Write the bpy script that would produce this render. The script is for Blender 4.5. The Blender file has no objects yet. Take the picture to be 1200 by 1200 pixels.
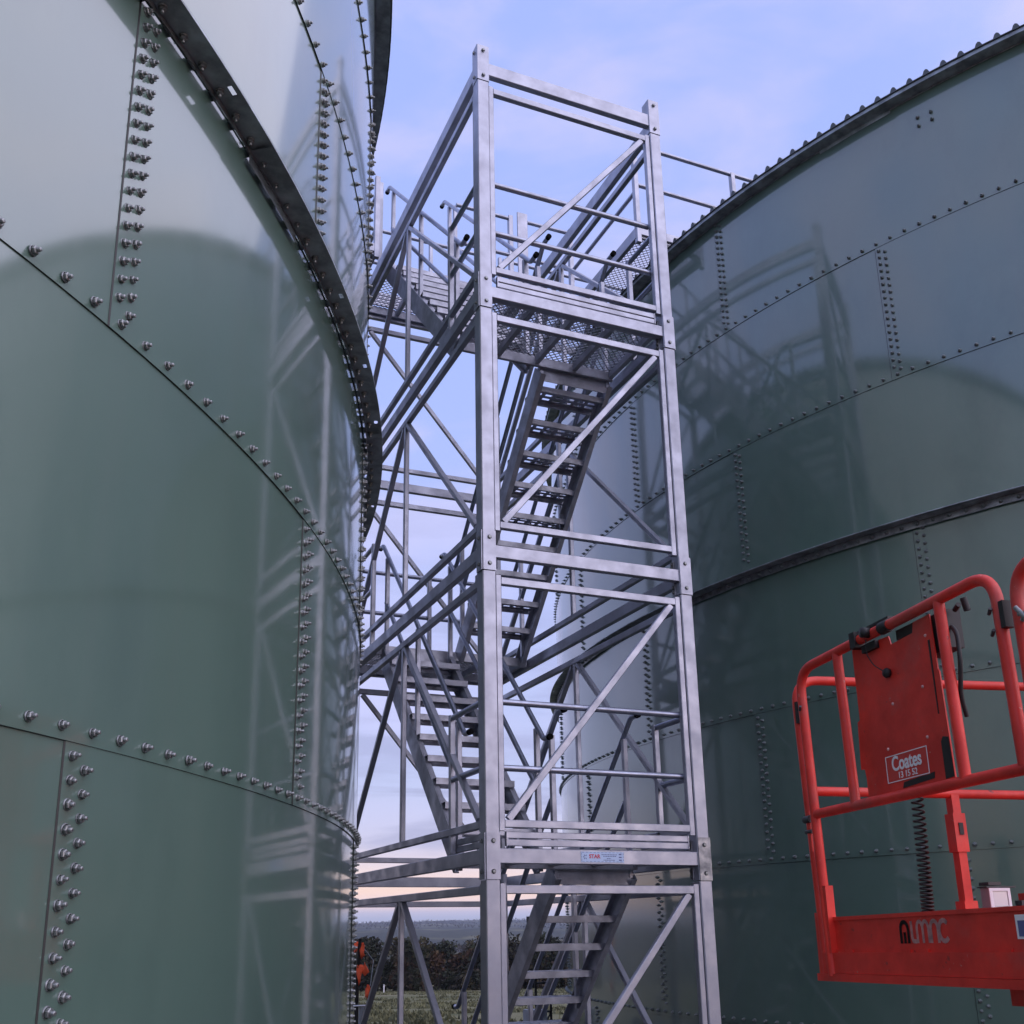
import bpy, math, random
from mathutils import Vector, Matrix
random.seed(7)
R = math.radians
S = bpy.context.scene
COL = S.collection
W, D = 1.517, 3.557

# ------------------------------------------------------------------ helpers
class MB:
    """collects polygons for ONE mesh object"""
    def __init__(s): s.v = []; s.f = []; s.sm = []
    def add(s, vs, fs, smooth=False):
        o = len(s.v); s.v += [tuple(p) for p in vs]
        for f in fs: s.f.append(tuple(i + o for i in f)); s.sm.append(smooth)
    def box(s, x0, x1, y0, y1, z0, z1, c=0.0):
        if c > 0:
            d = (x1 - x0, y1 - y0, z1 - z0); a = max(range(3), key=lambda i: d[i])
            m = [(x0 + x1) / 2, (y0 + y1) / 2, (z0 + z1) / 2]
            p, q = list(m), list(m); lo, hi = (x0, y0, z0), (x1, y1, z1)
            p[a] = lo[a]; q[a] = hi[a]
            o = [i for i in range(3) if i != a]
            if a == 2: s.bar(p, q, d[0], d[1], (0, 1, 0), c)
            elif a == 0: s.bar(p, q, d[1], d[2], (0, 0, 1), c)
            else: s.bar(p, q, d[0], d[2], (0, 0, 1), c)
            return s
        s.add([(x0, y0, z0), (x1, y0, z0), (x1, y1, z0), (x0, y1, z0), (x0, y0, z1), (x1, y0, z1), (x1, y1, z1), (x0, y1, z1)],
              [(0, 3, 2, 1), (4, 5, 6, 7), (0, 1, 5, 4), (1, 2, 6, 5), (2, 3, 7, 6), (3, 0, 4, 7)])
        return s
    def bar(s, p, q, w, h, up=(0, 0, 1), c=0.004):
        p, q = Vector(p), Vector(q); d = (q - p).normalized(); up = Vector(up)
        x = d.cross(up).normalized(); y = x.cross(d).normalized()
        a, b = w / 2, h / 2; c = min(c, a * .45, b * .45)
        pr = [(a, -b + c), (a, b - c), (a - c, b), (-a + c, b), (-a, b - c), (-a, -b + c), (-a + c, -b), (a - c, -b)]
        vs = [p + x * i + y * j for i, j in pr] + [q + x * i + y * j for i, j in pr]
        n = 8
        s.add(vs, [tuple(range(n))[::-1], tuple(range(n, 2 * n))] + [(i, (i + 1) % n, n + (i + 1) % n, n + i) for i in range(n)][::1])
        return s
    def tube(s, pts, r, n=12, cap=True):
        pts = [Vector(p) for p in pts]; rings = []
        d0 = (pts[1] - pts[0]).normalized()
        u = d0.orthogonal().normalized()
        for i, p in enumerate(pts):
            a = (pts[i] - pts[i - 1]).normalized() if i else d0
            b = (pts[i + 1] - pts[i]).normalized() if i < len(pts) - 1 else a
            t = (a + b).normalized()
            u = (u - t * u.dot(t)).normalized(); w = t.cross(u)
            rr = r / max(.5, math.sqrt((1 + a.dot(b)) / 2)) if False else r
            rings.append([p + (u * math.cos(k * 2 * math.pi / n) + w * math.sin(k * 2 * math.pi / n)) * rr for k in range(n)])
        vs = [v for g in rings for v in g]; fs = []
        for i in range(len(pts) - 1):
            for k in range(n):
                fs.append((i * n + k, i * n + (k + 1) % n, (i + 1) * n + (k + 1) % n, (i + 1) * n + k))
        s.add(vs, fs, True)
        if cap:
            s.add(rings[0], [tuple(range(n))[::-1]]); s.add(rings[-1], [tuple(range(n))])
        return s
    def lathe(s, prof, n=16, M=None, smooth=True):
        vs = []
        for r, z in prof:
            for k in range(n):
                a = 2 * math.pi * k / n; v = Vector((r * math.cos(a), r * math.sin(a), z)); vs.append(M @ v if M else v)
        fs = [(i * n + k, i * n + (k + 1) % n, (i + 1) * n + (k + 1) % n, (i + 1) * n + k) for i in range(len(prof) - 1) for k in range(n)]
        s.add(vs, fs, smooth); return s
    def prism(s, poly, f0, f1):
        n = len(poly); vs = [f0(*p) for p in poly] + [f1(*p) for p in poly]
        s.add(vs, [tuple(range(n))[::-1], tuple(range(n, 2 * n))] + [(i, (i + 1) % n, n + (i + 1) % n, n + i) for i in range(n)])
        return s
    def mesh(s, name, mat):
        me = bpy.data.meshes.new(name); me.from_pydata(s.v, [], s.f); me.update()
        me.polygons.foreach_set('use_smooth', s.sm)
        if mat: me.materials.append(mat)
        return me
    def build(s, name, mat, parent=None):
        o = bpy.data.objects.new(name, s.mesh(name, mat)); COL.objects.link(o)
        if parent: o.parent = parent
        return o

def tag(o, label=None, cat=None, group=None, kind=None):
    for k, v in (('label', label), ('category', cat), ('group', group), ('kind', kind)):
        if v: o[k] = v
    return o
def thing(name, label, cat, loc=(0, 0, 0), group=None):
    o = bpy.data.objects.new(name, None); COL.objects.link(o); o.location = loc
    o.empty_display_size = .2
    return tag(o, label, cat, group)
def link_copy(src, parent, M):
    c = src.copy(); COL.objects.link(c); c.parent = parent; c.matrix_local = M; return c

# ------------------------------------------------------------------ materials
def mat(name, col, rough=.5, metal=0., var=.0, vscale=6., rvar=.0, bump=.0, bscale=40., coat=0., coat_ior=1.5, spec=.5, stretch=(1, 1, 1), col2=None, aniso=0):
    m = bpy.data.materials.new(name); m.use_nodes = True; nt = m.node_tree; b = nt.nodes['Principled BSDF']
    b.inputs['Base Color'].default_value = (*col, 1); b.inputs['Roughness'].default_value = rough; b.inputs['Metallic'].default_value = metal
    b.inputs['Coat Weight'].default_value = coat; b.inputs['Coat IOR'].default_value = coat_ior; b.inputs['Coat Roughness'].default_value = .03
    b.inputs['Specular IOR Level'].default_value = spec
    tc = nt.nodes.new('ShaderNodeTexCoord'); mp = nt.nodes.new('ShaderNodeMapping'); mp.inputs['Scale'].default_value = stretch
    nt.links.new(tc.outputs['Object'], mp.inputs['Vector'])
    if var or rvar:
        n = nt.nodes.new('ShaderNodeTexNoise'); n.inputs['Scale'].default_value = vscale; n.inputs['Detail'].default_value = 6; n.inputs['Roughness'].default_value = .6
        nt.links.new(mp.outputs[0], n.inputs['Vector'])
        if var:
            mx = nt.nodes.new('ShaderNodeMix'); mx.data_type = 'RGBA'
            c2 = col2 or tuple(max(0, c * (1 - var)) for c in col)
            mx.inputs['A'].default_value = (*tuple(min(1, c * (1 + var * .6)) for c in col), 1); mx.inputs['B'].default_value = (*c2, 1)
            rp = nt.nodes.new('ShaderNodeMapRange'); rp.inputs['From Min'].default_value = .36; rp.inputs['From Max'].default_value = .64
            nt.links.new(n.outputs['Fac'], rp.inputs['Value']); nt.links.new(rp.outputs[0], mx.inputs['Factor']); nt.links.new(mx.outputs['Result'], b.inputs['Base Color'])
        if rvar:
            rr = nt.nodes.new('ShaderNodeMapRange'); rr.inputs['From Min'].default_value = .3; rr.inputs['From Max'].default_value = .7
            rr.inputs['To Min'].default_value = max(.02, rough - rvar); rr.inputs['To Max'].default_value = rough + rvar
            nt.links.new(n.outputs['Fac'], rr.inputs['Value']); nt.links.new(rr.outputs[0], b.inputs['Roughness'])
    if bump:
        n2 = nt.nodes.new('ShaderNodeTexNoise'); n2.inputs['Scale'].default_value = bscale; n2.inputs['Detail'].default_value = 4
        nt.links.new(mp.outputs[0], n2.inputs['Vector'])
        bp = nt.nodes.new('ShaderNodeBump'); bp.inputs['Strength'].default_value = bump; bp.inputs['Distance'].default_value = .01
        nt.links.new(n2.outputs['Fac'], bp.inputs['Height']); nt.links.new(bp.outputs[0], b.inputs['Normal'])
    return m
ALU = mat('mill_aluminium', (.37, .385, .45), .44, .78, var=.07, vscale=7, rvar=.12, bump=.03, bscale=90)
ALUT = mat('tube_aluminium', (.33, .36, .45), .36, .85, var=.14, vscale=12, rvar=.08)
ALUD = mat('tread_aluminium', (.42, .435, .50), .5, .65, var=.2, vscale=8, rvar=.1)
GALV = mat('galvanised_steel', (.30, .31, .33), .45, .85, var=.35, vscale=14, rvar=.12)
GALVD = mat('weathered_galvanised', (.30, .35, .38), .40, .3, var=.4, vscale=9, rvar=.12)
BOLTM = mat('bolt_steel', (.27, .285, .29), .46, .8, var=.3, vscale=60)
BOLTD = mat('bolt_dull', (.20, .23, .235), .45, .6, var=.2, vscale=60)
TANK = mat('enamel_green', (.096, .164, .134), .38, 0, var=.07, vscale=.9, coat=1., coat_ior=1.88, spec=.5, bump=.004, bscale=10)
TANK.node_tree.nodes['Principled BSDF'].inputs['Coat Roughness'].default_value = .09
SEAL = mat('sealant_black', (.012, .014, .014), .5)
RED = mat('red_paint', (.66, .034, .022), .48, 0, var=.22, vscale=5, rvar=.16, spec=.5, bump=.03, bscale=120)
def add_spots(m, col, scale, lo, hi, stretch=(1, 1, 1), amount=1.0):
    nt = m.node_tree; b = nt.nodes['Principled BSDF']; src = b.inputs['Base Color'].links[0].from_socket
    tc = nt.nodes.new('ShaderNodeTexCoord'); mp = nt.nodes.new('ShaderNodeMapping'); mp.inputs['Scale'].default_value = stretch; nt.links.new(tc.outputs['Object'], mp.inputs[0])
    n = nt.nodes.new('ShaderNodeTexNoise'); n.inputs['Scale'].default_value = scale; n.inputs['Detail'].default_value = 5; n.inputs['Roughness'].default_value = .65; nt.links.new(mp.outputs[0], n.inputs['Vector'])
    r = nt.nodes.new('ShaderNodeMapRange'); r.inputs['From Min'].default_value = lo; r.inputs['From Max'].default_value = hi; r.inputs['To Max'].default_value = amount; nt.links.new(n.outputs['Fac'], r.inputs['Value'])
    mx = nt.nodes.new('ShaderNodeMix'); mx.data_type = 'RGBA'; nt.links.new(r.outputs[0], mx.inputs['Factor']); nt.links.new(src, mx.inputs['A']); mx.inputs['B'].default_value = (*col, 1); nt.links.new(mx.outputs['Result'], b.inputs['Base Color'])
    return r
add_spots(RED, (.50, .26, .22), 34, .68, .72)
add_spots(RED, (.10, .035, .03), 19, .665, .72, amount=.8)
add_spots(RED, (.36, .10, .085), 3.2, .52, .72, amount=.55)
r_ = add_spots(TANK, (.115, .165, .142), 5.5, .50, .74, (1, 1, .05), .32)
cr_ = TANK.node_tree.nodes.new('ShaderNodeMapRange'); cr_.inputs['To Min'].default_value = .075; cr_.inputs['To Max'].default_value = .17
TANK.node_tree.links.new(r_.outputs[0], cr_.inputs['Value']); TANK.node_tree.links.new(cr_.outputs[0], TANK.node_tree.nodes['Principled BSDF'].inputs['Coat Roughness'])
add_spots(TANK, (.050, .095, .080), 1.6, .50, .72, (1, 1, .5), .4)
add_spots(ALU, (.24, .25, .285), 16, .60, .70, (1, 1, 1), .16)
REDB = mat('bright_red_sign', (.56, .045, .035), .4)
BLACK = mat('black_rubber', (.012, .012, .013), .55)
DARK = mat('charcoal_plastic', (.035, .037, .042), .45)
WHITE = mat('white_print', (.78, .78, .80), .5)
PINKW = mat('faded_print', (.70, .42, .40), .5, var=.3, vscale=40)
CAP = mat('black_cap', (.006, .006, .007), .85, spec=.05)
ORANGE = mat('orange_flag_cloth', (1.0, .14, .05), .7)
LAMPG = mat('lamp_glass', (.55, .58, .60), .12, 0, coat=1)
LAMPB = mat('lamp_housing', (.36, .37, .39), .4, .3)
STK = mat('sticker_blue', (.42, .54, .74), .4)
STKR = mat('sticker_red', (.50, .06, .10), .5)
STKN = mat('sticker_ink', (.10, .12, .28), .5)
POSTG = mat('painted_steel_grey', (.32, .36, .42), .5, .3, var=.15)
ROOFM = mat('roof_sheet', (.085, .10, .11), .5, .3, var=.2, vscale=6)
CONC = mat('concrete', (.30, .29, .27), .9, var=.2, vscale=3, bump=.3, bscale=20)
GRAVEL = mat('gravel', (.085, .08, .072), .95, var=.35, vscale=25, bump=.8, bscale=60)

# ------------------------------------------------------------------ camera
cam = bpy.data.cameras.new('camera'); co = bpy.data.objects.new('camera', cam); COL.objects.link(co)
yaw, pit, rol = .3949, .2822, -.0134
CP = Vector((-2.4953, -6.0058, 1.7099))
fw = Vector((math.sin(yaw) * math.cos(pit), math.cos(yaw) * math.cos(pit), math.sin(pit)))
r0 = Vector((math.cos(yaw), -math.sin(yaw), 0)); u0 = r0.cross(fw)
rt = r0 * math.cos(rol) + u0 * math.sin(rol); up = u0 * math.cos(rol) - r0 * math.sin(rol)
co.matrix_world = Matrix(((rt.x, up.x, -fw.x, CP.x), (rt.y, up.y, -fw.y, CP.y), (rt.z, up.z, -fw.z, CP.z), (0, 0, 0, 1)))
cam.sensor_width = 36; cam.lens = 36 * 1214.36 / 1200; cam.shift_x = 23.03 / 1200; cam.shift_y = 136.98 / 1200
cam.clip_start = .05; cam.clip_end = 20000
S.camera = co
def project(p):
    d = Vector(p) - CP; z = d.dot(fw)
    if z <= 0: return None
    return 577 + 1214.36 * d.dot(rt) / z, 737 - 1214.36 * d.dot(up) / z, z

# ------------------------------------------------------------------ world and sun
SUN_AZ, SUN_EL = R(136), R(3)
wd = bpy.data.worlds.new('World'); S.world = wd; wd.use_nodes = True; nt = wd.node_tree; nt.nodes.clear()
N = nt.nodes.new; L = nt.links.new
out = N('ShaderNodeOutputWorld'); tc = N('ShaderNodeTexCoord'); sep = N('ShaderNodeSeparateXYZ'); L(tc.outputs['Generated'], sep.inputs[0])
ramp = N('ShaderNodeValToRGB'); L(sep.outputs['Z'], ramp.inputs[0])
el = ramp.color_ramp.elements
el[0].position = 0; el[0].color = (.36, .42, .62, 1); el[1].position = 1; el[1].color = (.40, .50, .98, 1)
for p, c in ((.010, (.40, .46, .66)), (.015, (.52, .53, .73)), (.022, (.95, .74, .76)), (.036, (1.05, .76, .66)), (.055, (.88, .72, .77)), (.08, (.60, .58, .80)), (.13, (.49, .54, .87)), (.30, (.47, .53, .93)), (.45, (.41, .51, .98)), (.7, (.385, .49, .98))):
    e = el.new(p); e.color = (*c, 1)
# thin stratus: stretched noise lightens and greys the blue
mp = N('ShaderNodeMapping'); mp.inputs['Scale'].default_value = (1, 1, 2.6); L(tc.outputs['Generated'], mp.inputs[0])
nz = N('ShaderNodeTexNoise'); nz.inputs['Scale'].default_value = 4.4; nz.inputs['Detail'].default_value = 7; nz.inputs['Roughness'].default_value = .52; nz.inputs['Distortion'].default_value = .35; L(mp.outputs[0], nz.inputs['Vector'])
cr = N('ShaderNodeMapRange'); cr.interpolation_type = 'SMOOTHSTEP'; cr.inputs['From Min'].default_value = .40; cr.inputs['From Max'].default_value = .66; cr.inputs['To Max'].default_value = 1; L(nz.outputs['Fac'], cr.inputs['Value'])
el2 = N('ShaderNodeMapRange'); el2.inputs['From Min'].default_value = .03; el2.inputs['From Max'].default_value = .2; L(sep.outputs['Z'], el2.inputs['Value'])
mul = N('ShaderNodeMath'); mul.operation = 'MULTIPLY'; L(cr.outputs[0], mul.inputs[0]); L(el2.outputs[0], mul.inputs[1])
mix = N('ShaderNodeMix'); mix.data_type = 'RGBA'; L(mul.outputs[0], mix.inputs['Factor']); L(ramp.outputs[0], mix.inputs['A']); mix.inputs['B'].default_value = (.57, .585, .96, 1)
# lower, greyer bars of cloud towards the horizon
mp2 = N('ShaderNodeMapping'); mp2.inputs['Scale'].default_value = (1.3, 1.3, 11); L(tc.outputs['Generated'], mp2.inputs[0])
nz2 = N('ShaderNodeTexNoise'); nz2.inputs['Scale'].default_value = 2.4; nz2.inputs['Detail'].default_value = 6; nz2.inputs['Roughness'].default_value = .55; nz2.inputs['Distortion'].default_value = .4; L(mp2.outputs[0], nz2.inputs['Vector'])
c2 = N('ShaderNodeMapRange'); c2.interpolation_type = 'SMOOTHSTEP'; c2.inputs['From Min'].default_value = .45; c2.inputs['From Max'].default_value = .60; c2.inputs['To Max'].default_value = .75; L(nz2.outputs['Fac'], c2.inputs['Value'])
f2 = N('ShaderNodeMapRange'); f2.inputs['From Min'].default_value = .45; f2.inputs['From Max'].default_value = .12; L(sep.outputs['Z'], f2.inputs['Value'])
f3 = N('ShaderNodeMapRange'); f3.inputs['From Min'].default_value = .05; f3.inputs['From Max'].default_value = .09; L(sep.outputs['Z'], f3.inputs['Value'])
m2 = N('ShaderNodeMath'); m2.operation = 'MULTIPLY'; L(c2.outputs[0], m2.inputs[0]); L(f2.outputs[0], m2.inputs[1])
m3 = N('ShaderNodeMath'); m3.operation = 'MULTIPLY'; L(m2.outputs[0], m3.inputs[0]); L(f3.outputs[0], m3.inputs[1])
mix0 = mix; mix = N('ShaderNodeMix'); mix.data_type = 'RGBA'; L(m3.outputs[0], mix.inputs['Factor']); L(mix0.outputs['Result'], mix.inputs['A']); mix.inputs['B'].default_value = (.34, .36, .64, 1)
# afterglow on the side where the sun went down (behind the camera)
dot = N('ShaderNodeVectorMath'); dot.operation = 'DOT_PRODUCT'; L(tc.outputs['Generated'], dot.inputs[0]); dot.inputs[1].default_value = (math.sin(SUN_AZ), math.cos(SUN_AZ), .45)
gl = N('ShaderNodeMapRange'); gl.interpolation_type = 'SMOOTHSTEP'; gl.inputs['From Min'].default_value = .30; gl.inputs['From Max'].default_value = 1.1; gl.inputs['To Max'].default_value = 1.0; L(dot.outputs['Value'], gl.inputs['Value'])
glc = N('ShaderNodeMix'); glc.data_type = 'RGBA'; glc.blend_type = 'ADD'; L(gl.outputs[0], glc.inputs['Factor']); L(mix.outputs['Result'], glc.inputs['A']); glc.inputs['B'].default_value = (.80, .69, .82, 1)
bg = N('ShaderNodeBackground'); L(glc.outputs['Result'], bg.inputs['Color']); bg.inputs['Strength'].default_value = 1.0
sky = N('ShaderNodeTexSky'); sky.sky_type = 'NISHITA'; sky.sun_disc = False; sky.sun_elevation = SUN_EL; sky.sun_rotation = SUN_AZ; sky.altitude = 100
bg2 = N('ShaderNodeBackground'); L(sky.outputs[0], bg2.inputs['Color']); bg2.inputs['Strength'].default_value = .05
ad = N('ShaderNodeAddShader'); L(bg.outputs[0], ad.inputs[0]); L(bg2.outputs[0], ad.inputs[1]); L(ad.outputs[0], out.inputs['Surface'])
sl = bpy.data.lights.new('sun', 'SUN'); so = bpy.data.objects.new('sun', sl); COL.objects.link(so)
sl.energy = 1.7; sl.angle = R(120); sl.color = (1, .92, .86)
sd = Vector((math.sin(SUN_AZ) * math.cos(R(38)), math.cos(SUN_AZ) * math.cos(R(38)), math.sin(R(38))))
so.rotation_euler = sd.to_track_quat('Z', 'Y').to_euler(); so.location = sd * 30

# ------------------------------------------------------------------ ground, wood, haze
GA = R(18.5)
def hsh(a, b): 
    return (math.sin(a * 12.9898 + b * 78.233) * 43758.5453) % 1
def vnoise(x, y):
    i, j = math.floor(x), math.floor(y); fx, fy = x - i, y - j; fx = fx * fx * (3 - 2 * fx); fy = fy * fy * (3 - 2 * fy)
    a = hsh(i, j) * (1 - fx) + hsh(i + 1, j) * fx; b = hsh(i, j + 1) * (1 - fx) + hsh(i + 1, j + 1) * fx
    return a * (1 - fy) + b * fy
def fbm(x, y, o=4):
    s = 0; a = .5
    for k in range(o): s += a * vnoise(x * 2 ** k, y * 2 ** k); a *= .5
    return s
def lerp_tab(t, x):
    for (x0, y0), (x1, y1) in zip(t, t[1:]):
        if x <= x1: 
            f = (x - x0) / (x1 - x0); f = f * f * (3 - 2 * f) if x0 > 150 else f
            return y0 + (y1 - y0) * f
    return t[-1][1]
TER = [(0, 0), (15, 0), (145, -5.9), (165, -7), (500, -26), (1200, -22), (2200, -2), (3300, 14), (4300, 33), (5000, 22)]
def ground_z(x, y):
    dx, dy = x - CP.x, y - CP.y; d = math.hypot(dx, dy); z = lerp_tab(TER, d)
    if d > 16: z += (fbm(x / 22, y / 22, 3) - .45) * .5 * min(1, (d - 16) / 30)
    if d > 400:
        k = min(1, (d - 400) / 1500); z += (fbm(x / 700 + 5, y / 700, 4) - .48) * 34 * k + (fbm(x / 45, y / 45, 2) - .4) * 9 * k
    return z
az = []
a = 0
while a < 360:
    da = abs((a - 18.5 + 180) % 360 - 180); az.append(a); a += .16 if da < 14 else (.8 if da < 40 else 4)
rad = [0, 4, 8, 12, 15, 17]
while rad[-1] < 5000: rad.append(min(5000, rad[-1] * 1.045 + .2))
g = MB(); na = len(az)
vs = []
for r in rad:
    for t in az:
        x, y = CP.x + r * math.sin(R(t)), CP.y + r * math.cos(R(t)); vs.append((x, y, ground_z(x, y)))
fs = [(i * na + k, i * na + (k + 1) % na, (i + 1) * na + (k + 1) % na, (i + 1) * na + k) for i in range(1, len(rad) - 1) for k in range(na)]
fs += [(0, na + (k + 1) % na, na + k) for k in range(na)]
fs = [f[::-1] for f in fs]
g.add(vs, fs, True)
gm = bpy.data.materials.new('grass_land'); gm.use_nodes = True; t = gm.node_tree; b = t.nodes['Principled BSDF']; b.inputs['Roughness'].default_value = .95; b.inputs['Specular IOR Level'].default_value = .1
tcg = t.nodes.new('ShaderNodeNewGeometry')
def noise(sc, det=6, rough=.6):
    n = t.nodes.new('ShaderNodeTexNoise'); n.inputs['Scale'].default_value = sc; n.inputs['Detail'].default_value = det; n.inputs['Roughness'].default_value = rough; t.links.new(tcg.outputs['Position'], n.inputs['Vector']); return n
def rampn(src, stops):
    r = t.nodes.new('ShaderNodeValToRGB'); e = r.color_ramp.elements; e[0].position, e[0].color = stops[0][0], (*stops[0][1], 1); e[1].position, e[1].color = stops[-1][0], (*stops[-1][1], 1)
    for p, c in stops[1:-1]: q = e.new(p); q.color = (*c, 1)
    t.links.new(src, r.inputs[0]); return r
n1 = noise(.16, 8, .72); r1 = rampn(n1.outputs['Fac'], [(.34, (.070, .078, .040)), (.46, (.110, .114, .060)), (.55, (.140, .136, .080)), (.64, (.190, .172, .118))])
n2 = noise(.0035, 5, .6); r2 = rampn(n2.outputs['Fac'], [(.42, (.022, .028, .020)), (.54, (.036, .040, .026)), (.58, (.09, .09, .05)), (.64, (.13, .12, .075))])
ln = t.nodes.new('ShaderNodeVectorMath'); ln.operation = 'DISTANCE'; t.links.new(tcg.outputs['Position'], ln.inputs[0]); ln.inputs[1].default_value = CP
mr = t.nodes.new('ShaderNodeMapRange'); mr.inputs['From Min'].default_value = 180; mr.inputs['From Max'].default_value = 420; t.links.new(ln.outputs['Value'], mr.inputs['Value'])
mx = t.nodes.new('ShaderNodeMix'); mx.data_type = 'RGBA'; t.links.new(mr.outputs[0], mx.inputs['Factor']); t.links.new(r1.outputs[0], mx.inputs['A']); t.links.new(r2.outputs[0], mx.inputs['B']); t.links.new(mx.outputs['Result'], b.inputs['Base Color'])
nb = noise(1.3, 6, .7); bp = t.nodes.new('ShaderNodeBump'); bp.inputs['Strength'].default_value = .8; bp.inputs['Distance'].default_value = .25; t.links.new(nb.outputs['Fac'], bp.inputs['Height']); t.links.new(bp.outputs[0], b.inputs['Normal'])
tag(g.build('ground', gm), kind='structure')
pad = MB(); pad.lathe([(0.001, .004), (13.8, .004)], 96, Matrix.Translation((.2, -1.2, 0)), False)
pad.f = [f[::1] for f in pad.f]
tag(pad.build('gravel_pad', GRAVEL), kind='structure')

# rough grass in tussocks over the part of the field one sees (uncountable)
gt = MB(); rg = random.Random(3)
for i in range(16000):
    d = 17 + 128 * rg.random() ** 1.5; tt = GA + R(rg.uniform(-11, 12))
    x, y = CP.x + d * math.sin(tt), CP.y + d * math.cos(tt)
    if fbm(x / 3.0, y / 3.0, 2) < .36: continue
    z = ground_z(x, y) - .03
    for k in range(3):
        h = rg.uniform(.06, .22); w = rg.uniform(.05, .16); q = rg.uniform(0, 6.28); ox, oy = rg.uniform(-.2, .2), rg.uniform(-.2, .2)
        c, s_ = math.cos(q) * w, math.sin(q) * w; lx, ly = rg.uniform(-.1, .1), rg.uniform(-.1, .1)
        gt.add([(x + ox - c, y + oy - s_, z), (x + ox + c, y + oy + s_, z), (x + ox + lx, y + oy + ly, z + h)], [(0, 1, 2)])
GRT = mat('grass_tussock', (.120, .122, .070), .9, var=.40, vscale=.25, spec=.1)
tag(gt.build('rough_grass', GRT), kind='stuff')

# wood at the bottom of the field: leaf clumps, autumn colours, one mass
def leafmass(name, n_trees, d0, d1, a0, a1, hmin, hmax, leaves, size, seed, cols):
    rr = random.Random(seed); vs, fs, vc = [], [], []
    for i in range(n_trees):
        d = rr.uniform(d0, d1); tt = R(rr.uniform(a0, a1)); bx, by = CP.x + d * math.sin(tt), CP.y + d * math.cos(tt)
        bz = ground_z(bx, by); h = rr.uniform(hmin, hmax); w = h * rr.uniform(.45, .7)
        base = rr.choice(cols)
        nb = rr.randint(7, 11)
        # trunk
        for k in range(nb):
            f = rr.random() ** .8; cz = bz + h * (.06 + .84 * f); rad_ = w * (.55 - .25 * abs(f - .45)) * rr.uniform(.6, 1.1)
            q = rr.uniform(0, 6.28); off = w * rr.uniform(0, .75) * (1 - .6 * f)
            cx, cy = bx + off * math.cos(q), by + off * math.sin(q)
            tint = rr.uniform(.72, 1.12); cc = tuple(c * tint for c in base)
            for m in range(leaves // nb):
                v = Vector((rr.gauss(0, 1), rr.gauss(0, 1), rr.gauss(0, 1))).normalized() * rad_ * (rr.random() ** .4)
                p = Vector((cx, cy, cz)) + Vector((v.x, v.y, v.z * .8))
                n = Vector((rr.gauss(0, 1), rr.gauss(0, 1), rr.gauss(.5, 1))).normalized(); e1 = n.orthogonal().normalized(); e2 = n.cross(e1)
                s1 = size * rr.uniform(.5, 1.3); s2 = s1 * rr.uniform(.4, .9)
                o = len(vs); vs += [p - e1 * s1, p + e2 * s2, p + e1 * s1, p - e2 * s2]; fs.append((o, o + 1, o + 2, o + 3)); vc.append(tuple(c * rr.uniform(.9, 1.08) for c in cc))
        o = len(vs)
        tw = h * .03
        vs += [Vector((bx - tw, by, bz)), Vector((bx + tw, by, bz)), Vector((bx + tw * .4, by, bz + h * .8)), Vector((bx - tw * .4, by, bz + h * .8)), Vector((bx, by - tw, bz)), Vector((bx, by + tw, bz)), Vector((bx, by + tw * .4, bz + h * .8)), Vector((bx, by - tw * .4, bz + h * .8))]
        fs += [(o, o + 1, o + 2, o + 3), (o + 4, o + 5, o + 6, o + 7)]; vc += [(.05, .04, .03)] * 2
    me = bpy.data.meshes.new(name); me.from_pydata(vs, [], fs); me.update()
    at = me.color_attributes.new('leaf', 'FLOAT_COLOR', 'CORNER'); i = 0
    data = []
    for f, c in zip(fs, vc): data += [c[0], c[1], c[2], 1] * 4
    at.data.foreach_set('color', data)
    m = bpy.data.materials.new(name + '_leaves'); m.use_nodes = True; bb = m.node_tree.nodes['Principled BSDF']; bb.inputs['Roughness'].default_value = .8; bb.inputs['Specular IOR Level'].default_value = .15
    an = m.node_tree.nodes.new('ShaderNodeVertexColor'); an.layer_name = 'leaf'; m.node_tree.links.new(an.outputs['Color'], bb.inputs['Base Color'])
    me.materials.append(m)
    o = bpy.data.objects.new(name, me); COL.objects.link(o); return tag(o, kind='stuff')
AUT = [(.026, .030, .017), (.032, .034, .018), (.056, .040, .023), (.042, .034, .021), (.070, .042, .022), (.030, .028, .020), (.022, .027, .018), (.048, .042, .023)]
leafmass('autumn_wood', 260, 144, 176, -6, 45, 5.0, 8.0, 760, .30, 11, AUT)
leafmass('hedge_undergrowth', 240, 141, 148, -6, 45, 1.6, 3.0, 260, .26, 14, AUT)
leafmass('far_ridge_wood', 1900, 2600, 4500, 8, 32, 2.5, 6, 12, 1.7, 15, AUT[:4])
leafmass('distant_wood', 170, 420, 1000, 2, 38, 9, 15, 120, 1.1, 12, AUT[:4])

hz = MB(); hz.box(CP.x - 5400, CP.x + 5400, CP.y - 5400, CP.y + 5400, -75, 95)
hm = bpy.data.materials.new('haze_air'); hm.use_nodes = True; t = hm.node_tree; t.nodes.clear()
ho = t.nodes.new('ShaderNodeOutputMaterial'); pv = t.nodes.new('ShaderNodeVolumePrincipled'); pv.inputs['Color'].default_value = (.72, .80, 1, 1); pv.inputs['Density'].default_value = .95e-4; pv.inputs['Anisotropy'].default_value = .2
t.links.new(pv.outputs[0], ho.inputs['Volume'])
hob = hz.build('haze', hm); tag(hob, kind='stuff'); hob.visible_shadow = True

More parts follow.
